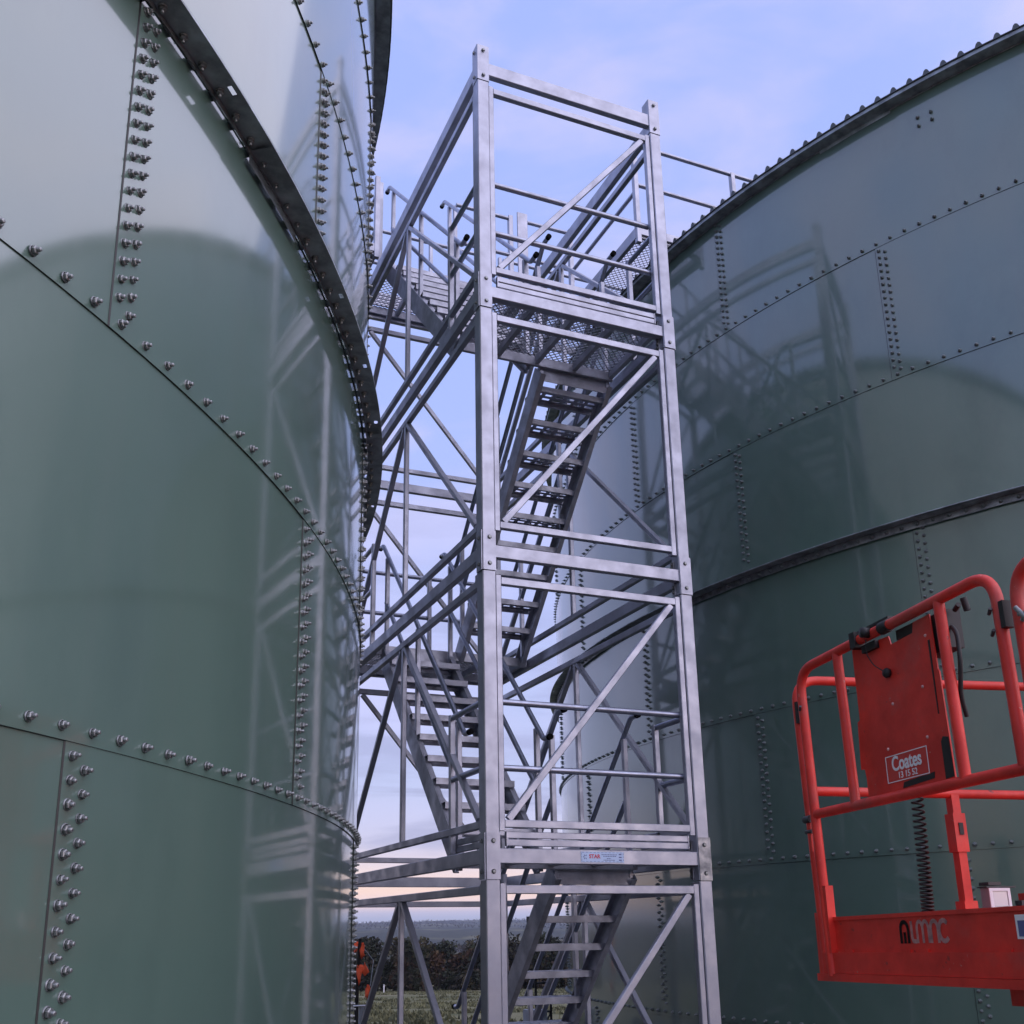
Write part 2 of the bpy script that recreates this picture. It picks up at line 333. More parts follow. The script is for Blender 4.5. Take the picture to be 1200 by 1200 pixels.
# ------------------------------------------------------------------ storage tanks
def bolt_mesh():
    m = MB(); k = .87
    m.lathe([(.001, .0), (.0155, .0), (.0155, .003), (.0135, .005)], 14)
    m.lathe([(.0125, .005), (.0125, .0135), (.0095, .0155), (.001, .0155)], 6, None, False)
    m.lathe([(.0062, .0155), (.0062, .0255), (.005, .027), (.001, .027)], 8)
    return m
BM = bolt_mesh()
NSH = 17; DSH = 360 / NSH; DB = DSH / 26
def make_tank(c, RT, zs, odd, even, cam_th, label, boltmat, wanted):
    root = thing('storage_tank', label, 'storage tank', (c[0], c[1], 0))
    zs = [0.0] + zs                                             # rings from the slab up
    nst = 26; shell = MB(); seal = MB()
    def P(th, r, z): a = R(th); return (r * math.cos(a), r * math.sin(a), z)
    bolts = []
    for k in range(len(zs) - 1):
        z0, z1 = zs[k], zs[k + 1]; t0 = odd if k % 2 else even
        lo, hi = .0032, .0
        for sidx in range(NSH):
            vs = []
            for j in range(nst + 1):
                th = t0 + sidx * DSH + j * DSH / nst; e = .004 * (1 - j / nst)
                vs += [P(th, RT + lo + e, z0 - .0), P(th, RT + hi + e, z1)]
            fs = [(2 * j, 2 * j + 2, 2 * j + 3, 2 * j + 1) for j in range(nst)]
            shell.add(vs, fs, True)
            ths = t0 + sidx * DSH; a, b_ = ths - .028, ths + .006
            seal.add([P(a, RT + lo + .001, z0 + .001), P(b_, RT + lo + .0042, z0 + .001), P(b_, RT + .0042, z1 - .001), P(a, RT + .001, z1 - .001)], [(0, 1, 2, 3)])
            d = abs((ths - cam_th + 180) % 360 - 180)
            if d < 100:
                nrow = int((z1 - z0 - .07) / .0605)
                for i in range(nrow):
                    zz = z1 - .035 - i * .0605
                    for q, off in enumerate((.19, .53)):
                        zq = zz - q * .030
                        if zq > z0 + .05: bolts.append((ths + off, RT + .0045, zq))
        if k > 0:                                                # lap edge: sealant bead and bolt row
            n = NSH * nst
            vs = []
            for j in range(n):
                th = j * 360 / n; vs += [P(th, RT + .0005, z0 - .0018), P(th, RT + .0070, z0 - .0004)]
            seal.add(vs, [(2 * j, (2 * j + 2) % (2 * n), (2 * j + 3) % (2 * n), 2 * j + 1) for j in range(n)], True)
            nb = int(round(360 / DB))
            for j in range(nb):
                th = t0 + .33 + j * DB
                if abs((th - cam_th + 180) % 360 - 180) < 100: bolts.append((th, RT + .0065, z0 + .034))
    shell.build('wall', TANK, root); seal.build('sealant_bead', SEAL, root)
    bolts += [(th, RT + .004, zz) for th, zz in wanted]
    # bolts: the 100 that show largest one by one, the rest as one part
    sc = []
    for th, r, z in bolts:
        p = Vector((c[0], c[1], 0)) + Vector(P(th, r, z)); pr = project(p); n = Vector(P(th, 1, 0))
        vis = pr and -5 < pr[0] < 1205 and -5 < pr[1] < 1205 and (CP - p).dot(n) > 0
        sc.append(((pr[2] if vis else 1e3 + (CP - p).length), th, r, z))
    sc.sort()
    bme = BM.mesh('bolt', boltmat); first = None
    rest_v, rest_f, rest_s = [], [], []
    rb = random.Random(5)
    for i, (_, th, r, z) in enumerate(sc):
        a = R(th); nrm = Vector((math.cos(a), math.sin(a), 0)); tg = Vector((-math.sin(a), math.cos(a), 0))
        sp = rb.uniform(0, 6.28); nrm0 = nrm; nrm = (nrm + tg * rb.gauss(0, .05) + Vector((0, 0, rb.gauss(0, .05)))).normalized(); tg = (tg - nrm * tg.dot(nrm)).normalized(); zz_ = nrm.cross(tg); ss = rb.uniform(.86, 1.04); e1 = tg * math.cos(sp) + zz_ * math.sin(sp); e2 = nrm.cross(e1)
        o_ = nrm0 * (r - .0008) + Vector((0, 0, z))
        M = Matrix(((e1.x, e2.x, nrm.x, o_.x), (e1.y, e2.y, nrm.y, o_.y), (e1.z, e2.z, nrm.z, o_.z), (0, 0, 0, 1))) @ Matrix.Diagonal((ss, ss, rb.uniform(.82, 1.05), 1))
        if i < 100:
            if first is None:
                first = bpy.data.objects.new('bolt', bme); COL.objects.link(first); first.parent = root; first.matrix_local = M
            else: link_copy(first, root, M)
        else:
            o0 = len(rest_v); rest_v += [tuple(M @ Vector(v)) for v in BM.v]; rest_f += [tuple(q + o0 for q in f) for f in BM.f]; rest_s += BM.sm
    rm = MB(); rm.v, rm.f, rm.sm = rest_v, rest_f, rest_s
    tag(rm.build('bolt_rows', boltmat, root), kind='stuff')
    # wind girder: flat ring standing a finger's width off the wall, with slots
    zg = zs[4] - .004; gm_ = MB(); ng = 1105
    r1, r2, r3, r4, r5 = RT + .004, RT + .020, RT + .074, RT + .095, RT + .113
    def ringseg(ra, rb_, skip=None):
        for j in range(ng):
            if skip and skip(j): continue
            a, b_ = j * 360 / ng, (j + 1) * 360 / ng
            for zz, flip in ((zg, False), (zg + .008, True)):
                q = [P(a, ra, zz), P(a, rb_, zz), P(b_, rb_, zz), P(b_, ra, zz)]
                gm_.add(q, [(0, 1, 2, 3)[::-1] if not flip else (0, 1, 2, 3)])
    ringseg(r1, r2, lambda j: j % 3 != 0)
    ringseg(r2, r3)
    ringseg(r3, r4, lambda j: j % 13 == 5)
    ringseg(r4, r5)
    for r_ in (r2, r5):
        vs = []
        for j in range(ng): vs += [P(j * 360 / ng, r_, zg), P(j * 360 / ng, r_, zg + .008)]
        gm_.add(vs, [(2 * j, (2 * j + 2) % (2 * ng), (2 * j + 3) % (2 * ng), 2 * j + 1) for j in range(ng)], True)
    gird = gm_.build('wind_girder', GALVD, root)
    leg = MB(); vs = []                                          # short leg turned down, bolted through the wall
    lh = .058 if c[0] > 0 else .020
    for j in range(ng): vs += [P(j * 360 / ng, r2 + .001, zg - lh), P(j * 360 / ng, r2 + .001, zg - .001), P(j * 360 / ng, r2 + .006, zg - .001), P(j * 360 / ng, r2 + .006, zg - lh)]
    leg.add(vs, [(4 * j + a, (4 * j + 4) % (4 * ng) + a, (4 * j + 4) % (4 * ng) + (a + 1) % 4, 4 * j + (a + 1) % 4) for j in range(ng) for a in range(4)], False)
    leg.build('girder_leg', GALV, gird)
    gb = MB(); nb = int(round(360 / DB))
    for j in range(0, nb):
        th = odd + .33 + j * DB
        if abs((th - cam_th + 180) % 360 - 180) > 100: continue
        a = R(th); nrm = Vector((math.cos(a), math.sin(a), 0)); tg = Vector((-math.sin(a), math.cos(a), 0))
        if c[0] > 0: o_ = nrm * (r2 + .006) + Vector((0, 0, zg - .032)); M = Matrix(((tg.x, 0, nrm.x, o_.x), (tg.y, 0, nrm.y, o_.y), (tg.z, 1, nrm.z, o_.z), (0, 0, 0, 1)))
        else: o_ = nrm * (RT + .046) + Vector((0, 0, zg - .001)); M = Matrix(((tg.x, nrm.x, 0, o_.x), (tg.y, nrm.y, 0, o_.y), (0, 0, -1, o_.z), (0, 0, 0, 1)))
        o0 = len(gb.v); gb.v += [tuple(M @ Vector(v)) for v in BM.v]; gb.f += [tuple(q_ + o0 for q_ in f) for f in BM.f]; gb.sm += BM.sm
    tag(gb.build('girder_bolts', boltmat, gird), kind='stuff')
    for s_ in range(9):
        sp_ = MB(); a0 = cam_th - 66 + s_ * 15.9 + (7.6 if c[0] > 0 else 3.0)
        for j in range(6):
            a, b_ = a0 + j * .55, a0 + (j + 1) * .55
            sp_.add([P(a, r2 + .002, zg - .010), P(a, r5 - .002, zg - .010), P(b_, r5 - .002, zg - .010), P(b_, r2 + .002, zg - .010)], [(3, 2, 1, 0)])
            sp_.add([P(a, r2 + .003, zg - .062), P(a, r2 + .003, zg - .010), P(b_, r2 + .003, zg - .010), P(b_, r2 + .003, zg - .062)], [(0, 1, 2, 3), (3, 2, 1, 0)])
        sp_.build('splice_plate', GALVD, gird)
    # eave angle, its splice plates, and the ribbed roof with its rib ends over the rim
    zt = zs[-1]; ev = MB(); n = 340
    prof = [(RT + .002, zt - .006), (RT + .112, zt - .006), (RT + .112, zt + .030), (RT + .104, zt + .030), (RT + .104, zt + .003), (RT + .002, zt + .003)]
    ev.lathe(prof, n, None, False)
    eave = ev.build('eave_angle', GALVD, root)
    for a0 in ((-161.6, -139.8) if c[0] > 0 else (-30, -8)):
        sp_ = MB(); vs = []
        for j in range(9):
            a = a0 + j * .55; vs += [P(a, RT + .006, zt - .040), P(a, RT + .0145, zt - .012), P(a, RT + .117, zt - .012)]
        sp_.add(vs, [(3 * j, 3 * j + 1, 3 * j + 4, 3 * j + 3) for j in range(8)] + [(3 * j + 1, 3 * j + 2, 3 * j + 5, 3 * j + 4) for j in range(8)])
        sp_.build('splice_plate', GALVD, eave)
    trim = MB(); trim.lathe([(RT + .006, zt - .017), (RT + .012, zt - .017), (RT + .012, zt - .007), (RT + .006, zt - .007)], n, None, True); trim.build('edge_trim', GALV, root)
    rf = MB(); nr = 401; pt = [(0, 0), (.34, 0), (.44, .032), (.55, .042), (.66, .032), (.76, 0)]
    rows = [(RT + .125, zt + .034), (RT * .6, zt + .5), (.3, zt + 1.05)]
    m_ = nr * len(pt); vs = []
    for ri, (r_, z_) in enumerate(rows):
        for q in range(nr):
            for fr, hh in pt: vs.append(P((q + fr) * 360 / nr, r_, z_ + hh * (1 if ri < 2 else 0)))
    for q in range(nr):
        for fr, hh in pt: vs.append(P((q + fr) * 360 / nr, rows[0][0] - .002, rows[0][1] - .006))
    fs = [(i * m_ + k, i * m_ + (k + 1) % m_, (i + 1) * m_ + (k + 1) % m_, (i + 1) * m_ + k) for i in range(2) for k in range(m_)]
    fs += [(k, 3 * m_ + k, 3 * m_ + (k + 1) % m_, (k + 1) % m_) for k in range(m_)]
    rf.add(vs, fs); rf.build('roof', ROOFM, root)
    ft = MB(); ft.lathe([(RT + .45, .008), (RT + .45, .12), (RT + .015, .12)], 120, None, False); ft.build('footing', CONC, root)
    return root
ZL = [.98, 2.176, 3.349, 4.522, 5.638, 6.829, 8.010]
ZR = [.979, 2.173, 3.355, 4.523, 5.677, 6.843, 8.012]
make_tank((-8.9325, 2.0094), 8.30, ZL, -39.2, -29.1, -51, 'glossy green bolted steel tank left of the stair tower, filling the near left side', BOLTM, [])
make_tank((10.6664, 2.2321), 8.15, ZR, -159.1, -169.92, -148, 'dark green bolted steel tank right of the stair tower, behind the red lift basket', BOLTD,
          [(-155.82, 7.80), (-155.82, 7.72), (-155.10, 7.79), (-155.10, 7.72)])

# ------------------------------------------------------------------ stair tower
tw = thing('stair_tower', 'aluminium stair tower with zigzag stair flights standing between the two green tanks', 'stair tower')
XL0, XL1, XR0, XR1 = -.055, .040, 1.475, 1.570        # outer and inner faces of left / right posts
YF0, YF1, YB0, YB1 = 0., .095, D - .05, D + .05
def part(mb, name, m=ALU, parent=tw): return mb.build(name, m, parent)
def B(name, x0, x1, y0, y1, z0, z1, m=ALU, c=.004, parent=tw): return part(MB().box(x0, x1, y0, y1, z0, z1, c), name, m, parent)
bolt_small = MB(); bolt_small.lathe([(.001, 0), (.015, 0), (.015, .002)], 12); bolt_small.lathe([(.0105, .002), (.0105, .010), (.001, .0105)], 6, None, False)
BSM = bolt_small.mesh('plate_bolt', BOLTM)
bolt_first = [None]
def plate_bolt(parent, p, n):
    n = Vector(n); e1 = n.orthogonal().normalized(); e2 = n.cross(e1)
    M = Matrix(((e1.x, e2.x, n.x, p[0]), (e1.y, e2.y, n.y, p[1]), (e1.z, e2.z, n.z, p[2]), (0, 0, 0, 1)))
    if bolt_first[0] is None:
        o = bpy.data.objects.new('plate_bolt', BSM); COL.objects.link(o); o.parent = parent; o.matrix_local = M; bolt_first[0] = o
    else: link_copy(bolt_first[0], parent, M)
for k in range(4):                                     # four modules of 2 m
    z0 = 2 * k + (.006 if k else .02); z1 = 2 * k + 2 - .001
    for (x0, x1) in ((XL0, XL1), (XR0, XR1)):
        for (y0, y1) in ((YF0, YF1), (YB0, YB1)): B('corner_post', x0, x1, y0, y1, z0, z1, c=.006)
    cb, ct = 2 * k + .32, 2 * k + 1.918                # chords of this module
    for (ya, yb, yo) in ((.012, .055, 0), (D - .022, D + .022, 1)):
        for (xa, xb) in ((XL1 + .002, XL1 + .043), (XR0 - .043, XR0 - .002)): B('frame_upright', xa, xb, ya, yb, cb - .02, ct + .062)
        xa, xb = XL1 + .044, XR0 - .044
        B('chord', xa, xb, ya, yb, ct, ct + .052); B('chord', xa, xb, ya, yb, cb, cb + .048)
        ym = (ya + yb) / 2
        p, q = ((xa + .03, ym, cb + .052), (xb - .03, ym, ct - .004)) if not yo else ((xa + .03, ym, ct - .004), (xb - .03, ym, cb + .052))
        if not (yo and k == 0): part(MB().bar(p, q, .036, .045, (0, 0, 1)), 'brace')
    for (xa, xb) in ((XL0 + .012, XL0 + .055), (XR1 - .055, XR1 - .012)):
        xm = (xa + xb) / 2; ya, yb = YF1 + .002, YB0 - .002; ymid = D / 2 + .02
        B('chord', xa, xb, ya + .044, yb - .044, ct, ct + .052); B('chord', xa, xb, ya + .044, yb - .044, cb, cb + .048)
        for (y0, y1) in ((ya, ya + .042), (yb - .042, yb)): B('frame_upright', xa, xb, y0, y1, cb - .02, ct + .062)
        B('side_strut', xm - .019, xm + .019, ymid - .021, ymid + .021, cb + .049, ct - .001)
        for s_, yy in ((-1, ya + .08), (1, yb - .08)):
            part(MB().bar((xm, ymid + s_ * .045, ct - .012), (xm, yy, cb + .055), .036, .045, (1, 0, 0)), 'brace')
for k in range(1, 5):                                  # joints: main beams, plates with bolts
    z = 2 * k; b0, b1 = (z + .100, z + .190) if k < 4 else (z + .075, z + .190)
    for (ya, yb) in ((.006, .056), (D - .028, D + .022)): B('main_beam', XL1 + .002, XR0 - .002, ya, yb, b0, b1)
    for (xa, xb) in ((XL0 + .006, XL0 + .056), (XR1 - .056, XR1 - .006)): B('main_beam', xa, xb, YF1 + .002, YB0 - .002, b0, b1)
    top = z + (.285 if k < 4 else .335)
    for ix, (x0, x1) in enumerate(((XL0, XL1), (XR0, XR1))):
        for iy, (y0, y1) in enumerate(((YF0, YF1), (YB0, YB1))):
            pl = MB()
            if k == 4: pl.box(x0 - .003, x1 + .003, y0 - .003, y1 + .003, z + .006, top, .004)
            yp = (y0 - .008, y0 - .0015) if iy == 0 else (y1 + .0015, y1 + .008)
            xp = (x0 - .008, x0 - .0015) if ix == 0 else (x1 + .0015, x1 + .008)
            if k < 4:
                pl.box(x0 + .002, x1 - .002, *yp, z + .003, top); pl.box(*xp, y0 + .002, y1 - .002, z + .003, top)
            o = part(pl, 'joint_plate', GALV if (ix == 1 and k == 1) else ALU)
            yy = (y0 - .0085) if iy == 0 else (y1 + .0085); xx = (x0 - .0085) if ix == 0 else (x1 + .0085)
            for zz in ((z + .05, top - .05)):
                plate_bolt(o, ((x0 + x1) / 2, yy, zz), (0, -1 if iy == 0 else 1, 0)); plate_bolt(o, (xx, (y0 + y1) / 2, zz), (-1 if ix == 0 else 1, 0, 0))
    if k < 4:                                          # clamp brackets with studs at the inner faces of the front posts
        for ix in (0, 1):
            x = XL1 + .001 if ix == 0 else XR0 - .001; s_ = 1 if ix == 0 else -1
            cl = MB(); x1_ = x + s_ * .010
            cl.box(min(x, x1_), max(x, x1_), .060, .094, z + .01, z + .27)
            o = part(cl, 'clamp_bracket', GALV)
            for zz in (z + .035, z + .07, z + .225, z + .25): plate_bolt(o, (x1_, .077, zz), (s_, 0, 0))
def toe(x0, x1, y, z, n=2, ax='x', xc=0, h=.047):
    t_ = MB()
    for i in range(n):
        a, b_ = z + i * h, z + i * h + h - .005
        if ax == 'x': t_.box(x0, x1, y, y + .022, a, b_, .004)
        else: t_.box(xc, xc + .022, x0, x1, a, b_, .004)
    if ax == 'x':
        for xx in (x0 - .007, x1 + .001): t_.box(xx, xx + .006, y - .004, y + .026, z, z + n * h - .004)
    return part(t_, 'toe_board')
def expanded(x0, x1, y0, y1, z, lw=.052, sw=.027):
    m = MB(); nx = int((x1 - x0) / (lw / 2)); ny = int((y1 - y0) / sw); dx = (x1 - x0) / nx; dy = (y1 - y0) / ny
    for j in range(ny):
        yc = y0 + (j + .5) * dy
        for i in range(nx):
            a = 1 if (i + j) % 2 else -1
            p = Vector((x0 + i * dx, yc + a * dy / 2, z)); q = Vector((x0 + (i + 1) * dx, yc - a * dy / 2, z))
            t_ = (q - p).normalized(); s_ = Vector((-t_.y, t_.x, 0)) * .0028; h = Vector((0, 0, .006))
            m.add([p - s_, p + s_, q + s_, q - s_, p - s_ - h, p + s_ - h, q + s_ - h, q - s_ - h], [(0, 3, 2, 1)[::-1], (4, 5, 6, 7)[::-1], (0, 4, 7, 3), (1, 2, 6, 5)])
    return m
def deck(x0, x1, y0, y1, z, parent=tw, nb=4):
    d = part(expanded(x0 + .03, x1 - .03, y0 + .03, y1 - .03, z), 'deck', ALUD, parent)
    for i in range(nb + 1):
        x = x0 + .02 + (x1 - x0 - .04) * i / nb
        MB().box(x - .019, x + .019, y0 + .032, y1 - .032, z - .065, z - .0065, .003).build('deck_bearer', ALUD, d)
    for (ya, yb) in ((y0, y0 + .03), (y1 - .03, y1)): MB().box(x0, x1, ya, yb, z - .085, z, .003).build('deck_edge', ALUD, d)
    return d
for k in (1, 3):
    deck(.062, 1.455, .062, .80, 2 * k + .198); toe(XL1 + .06, XR0 - .06, .022, 2 * k + .207)
    toe(.14, .76, 0, 2 * k + .207, 2, 'y', XL0 + .06); toe(.14, .76, 0, 2 * k + .207, 2, 'y', XR1 - .085)
for k in (2, 4):
    deck(.01, 1.505, 2.75, D - .032, 2 * k + .198)
    toe(XL1 + .05, XR0 - .05, D - .09, 2 * k + .205, 4 if k == 4 else 3, h=.042)

def fillet(pts, r, n=6):
    out_ = [Vector(pts[0])]
    for a, b_, c in zip(pts, pts[1:], pts[2:]):
        a, b_, c = Vector(a), Vector(b_), Vector(c); u = (a - b_).normalized(); v = (c - b_).normalized()
        for i in range(n + 1):
            f = i / n; p = b_ + u * r * (1 - f) ** 2 + v * r * f ** 2; out_.append(p)
    out_.append(Vector(pts[-1])); return out_
def rail(pts, parent=tw, r=.021, fr=.07, name='guard_rail', m=ALUT):
    pts = [Vector(p) for p in pts]
    return MB().tube(fillet(pts, fr) if len(pts) > 2 else pts, r, 12).build(name, m, parent)
def gpost(x, y, z0, z1, parent=tw, w=.04, name='guard_post'): return MB().box(x - w / 2, x + w / 2, y - w / 2, y + w / 2, z0, z1, .004).build(name, ALU, parent)
for k in (1, 3):                                       # front landings
    z = 2 * k
    for h in (1.13, .70):
        rail([(XL1 + .03, .034 + .040, z + h), (XR0 - .03, .034 + .040, z + h)])
        rail([(XL0 + .035, YF1 + .003, z + h), (XL0 + .035, .66, z + h)]); rail([(XR1 - .035, YF1 + .003, z + h), (XR1 - .035, .52, z + h)])
    gpost(XL0 + .035, .69, z + .20, z + 1.15); gpost(XR1 - .035, .55, z + .20, z + 1.15)
for k in (2, 4):                                       # back landings
    z = 2 * k
    for h in (1.15, .73):
        rail([(XL1 + .01, D - .08, z + h), (XR0 - .01, D - .08, z + h)])
        rail([(XL0 + .035, 2.80, z + h), (XL0 + .035, YB0 - .003, z + h)])
    gpost(XL0 + .035, 2.77, z + .195, z + 1.17); gpost(.76, D - .105, z + .195, z + 1.13)
# guards over the right lane at the edge of the top landing
for h in (1.13, .67): rail([(.80, 2.745, 8 + h), (1.40, 2.745, 8 + h)])
gpost(.80, 2.78, 8.2, 9.13); gpost(1.425, 2.745, 8.05, 9.16, w=.05)
MB().box(1.50, 1.62, 2.715, 2.735, 7.95, 9.22, .003).build('guard_post', ALU, tw)
for y_ in (2.80, 3.45): gpost(1.60, y_, 8.2, 9.15)

def tread_mesh(x0, x1, y0, y1, z):
    """perforated plank with a down-turned flange front and back"""
    m = MB(); nx = 6; xs = [x0]
    gap = .034; sl_ = (x1 - x0 - gap * (nx + 1)) / nx
    for i in range(nx): xs += [xs[-1] + gap, xs[-1] + gap + sl_]
    xs.append(x1); ys = [y0]
    ny = 3; g_ = .034; h_ = (y1 - y0 - g_ * (ny + 1)) / ny
    for i in range(ny): ys += [ys[-1] + g_, ys[-1] + g_ + h_]
    ys.append(y1); t_ = .004
    for i in range(len(xs) - 1):
        for j in range(len(ys) - 1):
            a, b_, c, d = xs[i], xs[i + 1], ys[j], ys[j + 1]
            if i % 2 and j % 2:
                m.add([(a, c, z - t_), (b_, c, z - t_), (b_, d, z - t_), (a, d, z - t_), (a, c, z), (b_, c, z), (b_, d, z), (a, d, z)], [(0, 4, 5, 1), (1, 5, 6, 2), (2, 6, 7, 3), (3, 7, 4, 0)])
            else:
                m.add([(a, c, z), (b_, c, z), (b_, d, z), (a, d, z), (a, c, z - t_), (b_, c, z - t_), (b_, d, z - t_), (a, d, z - t_)], [(0, 1, 2, 3), (7, 6, 5, 4)])
    m.box(x0, x1, y0 - .006, y0 - .0005, z - .046, z + .001); m.box(x0, x1, y1 + .0005, y1 + .006, z - .046, z + .001)
    m.box(x0, x1, y0, y0 + .016, z - .048, z - .044); m.box(x0, x1, y1 - .016, y1, z - .048, z - .044)
    return m
def flight(x0, x1, ztop, front_top, hl=True, hr=True):
    """front_top: the flight climbs towards the camera"""
    ya, yb = .80, 2.75; zb = ztop - 2.0
    zf, zk = (ztop, zb) if front_top else (zb, ztop)
    st = MB()
    d = Vector((0, yb - ya, zk - zf)).normalized()
    for x, s_ in ((x0, 1), (x1, -1)):
        p = Vector((x, ya, zf)) - Vector((0, 0, .075)) + d * .03; q = Vector((x, yb, zk)) - Vector((0, 0, .075)) - d * .03
        st.bar(p, q, .008, .165, (0, 0, 1), .001)
        nrm = Vector((0, -d.z, d.y)) if d.y > 0 else Vector((0, d.z, -d.y))
        for e in (1, -1): st.bar(p + nrm * e * .080 + Vector((s_ * .022, 0, 0)), q + nrm * e * .080 + Vector((s_ * .022, 0, 0)), .036, .008, (0, 0, 1), .001)
    fl = st.build('stair_flight', ALUD, tw)
    first = None
    for i in range(1, 10):
        f = i / 10; y = ya + (yb - ya) * f; z = zf + (zk - zf) * f
        if first is None:
            first = tread_mesh(x0 + .008, x1 - .008, -.115, .115, 0).build('tread', ALUD, fl); first.location = (0, y, z)
        else:
            c = first.copy(); COL.objects.link(c); c.parent = fl; c.location = (0, y, z)
    # closing plate at the top
    yt = ya if front_top else yb
    MB().box(x0 + .01, x1 - .01, yt + (.008 if front_top else -.014), yt + (.014 if front_top else -.008), ztop - .19, ztop - .02).build('riser_plate', ALUD, fl)
    sl_ = (zk - zf) / (yb - ya)
    for x, on in ((x0 + .02, hl), (x1 - .02, hr)):
        if not on: continue
        for h in (.93, .46):
            y0, y1 = ya - .10, yb + .05
            def pt(y): return Vector((x, y, zf + (y - ya) * sl_ + h))
            a, b_ = pt(y0), pt(y1)
            a2 = a + Vector((0, -.09, 0)); b2 = b_ + Vector((0, .07, 0))
            rail([a2, a, b_, b2] if h > .6 else [a + (b_ - a) * .07, b_ - (b_ - a) * .06], fl, .020, fr=.035, name='handrail')
            if h > .6:
                for p, q in ((a2, a), (b2, b_)):
                    dd = (p - q).normalized(); MB().tube([p - dd * .004, p + dd * .028], .0225, 12).build('end_cap', CAP, fl)
        for y in (ya + .02, ya + .95, yb - .10):
            zz = zf + (y - ya) * sl_
            MB().box(x - .018, x + .018, y - .02, y + .02, zz - .12, zz + .925 - .02, .003).build('handrail_post', ALU, fl)
flight(.79, 1.44, 6.198, True)
flight(.06, .71, 4.198, False)
flight(.79, 1.44, 2.198, True)
flight(.06, .71, 8.198, False)

# text helper
def text_mesh(s, size, name, mt, parent, M, bold=.0, ext=.0006, align='CENTER'):
    cu = bpy.data.curves.new(name, 'FONT'); cu.body = s; cu.size = size; cu.offset = bold; cu.extrude = ext; cu.align_x = align; cu.align_y = 'CENTER'
    o = bpy.data.objects.new(name + '_curve', cu); COL.objects.link(o)
    dg = bpy.context.evaluated_depsgraph_get(); me = bpy.data.meshes.new_from_object(o.evaluated_get(dg)); me.name = name
    bpy.data.objects.remove(o); bpy.data.curves.remove(cu)
    me.materials.clear(); me.materials.append(mt)
    ob = bpy.data.objects.new(name, me); COL.objects.link(ob); ob.parent = parent; ob.matrix_local = M; return ob
# maker's label on the lower front beam
def fx(x, y, z, sx=1): return Matrix(((sx, 0, 0, x), (0, 0, -1, y), (0, 1, 0, z), (0, 0, 0, 1)))     # text facing -Y
lx, lz = .755, 2.146
lb = B('label_plate', lx - .155, lx + .155, .0035, .0058, lz - .033, lz + .033, STK, 0)
bd = MB()
for i in range(11):
    x = lx - .148 + i * .0275
    for zz in (lz - .029, lz + .027): bd.box(x, x + .016, .0025, .0033, zz, zz + .002)
for i in range(3):
    for xx in (lx - .151, lx + .149): bd.box(xx, xx + .002, .0025, .0033, lz - .024 + i * .019, lz - .012 + i * .019)
bd.build('label_border', STKN, lb)
text_mesh('STAR', .034, 'label_lettering', STKR, lb, fx(lx - .058, .0028, lz + .003), .0012)
ml = MB()
for a in (60, 120, 240, 300, 180):
    c, s_ = math.cos(R(a)), math.sin(R(a)); ml.bar((lx - .125 + c * .006, .0029, lz + s_ * .006), (lx - .125 + c * .016, .0029, lz + s_ * .016), .0008, .005, (0, -1, 0) if False else (1, 0, .2), .0001)
ml.build('label_emblem', STKN, lb)
sm = MB()
for i, (a, b_, zz) in enumerate(((-.008, .105, .013), (.004, .098, .003), (.03, .06, -.011), (.006, .09, -.021))):
    x = lx + a
    while x < lx + b_:
        w_ = random.uniform(.006, .014); sm.box(x, min(x + w_, lx + b_), .0027, .0032, lz + zz, lz + zz + .0045); x += w_ + .003
for i in range(3): sm.box(lx + .118, lx + .138, .0027, .0032, lz + .014 - i * .018, lz + .022 - i * .018)
sm.build('label_print', STKN, lb)
# feet
for x in (0, 1.52):
    for y in (.047, D):
        ft = MB(); ft.tube([(x, y, .012), (x, y, .15)], .02, 10); ft.box(x - .075, x + .075, y - .075, y + .075, .004, .012); ft.build('base_jack', GALV, tw)

# ------------------------------------------------------------------ roof access platforms
def platform(name_label, x0, x1, y0, y1, z, rails, posts, link=None):
    p = thing('access_platform', name_label, 'platform', (0, 0, 0))
    d = deck(x0, x1, y0, y1, z, p, 5)
    if link: deck(*link, z, p, 2)
    MB().box(x0 - .03, x0 - .002, y0, y1, z - .10, z + .02, .004).build('edge_beam', ALU, p); MB().box(x1 + .002, x1 + .03, y0, y1, z - .10, z + .02, .004).build('edge_beam', ALU, p)
    for r_ in rails: rail(r_, p)
    for q in posts: gpost(*q, p, .05)
    tb = MB(); tb.box(x0, x1, y0 - .022, y0 - .002, z - .06, z + .03, .003); tb.build('toe_board', ALU, p)
    return p
zz = 8.198
platform('aluminium roof access platform with guard rails reaching onto the right tank', 2.15, 4.2, 1.34, 3.5, zz,
         [[(2.15, 1.34, 9.19), (4.5, 1.34, 9.19)], [(2.15, 1.34, 8.72), (4.5, 1.34, 8.72)], [(2.15, 1.36, 8.64), (2.15, 2.72, 8.64)], [(2.15, 1.36, 9.17), (2.15, 2.72, 9.17)],
          [(1.63, 2.745, 9.14), (2.12, 2.745, 9.14)], [(1.63, 2.745, 8.67), (2.12, 2.745, 8.67)], [(1.65, 3.47, 9.15), (4.2, 3.47, 9.15)], [(1.65, 3.47, 8.7), (4.2, 3.47, 8.7)]],
         [(2.15, 1.34, 8.05, 9.05), (3.32, 1.34, 8.2, 9.2), (2.15, 2.745, 8.05, 9.18), (4.17, 1.37, 8.2, 9.2), (4.17, 3.47, 8.2, 9.2), (2.9, 3.47, 8.2, 9.15)], (1.66, 2.12, 2.76, 3.5))
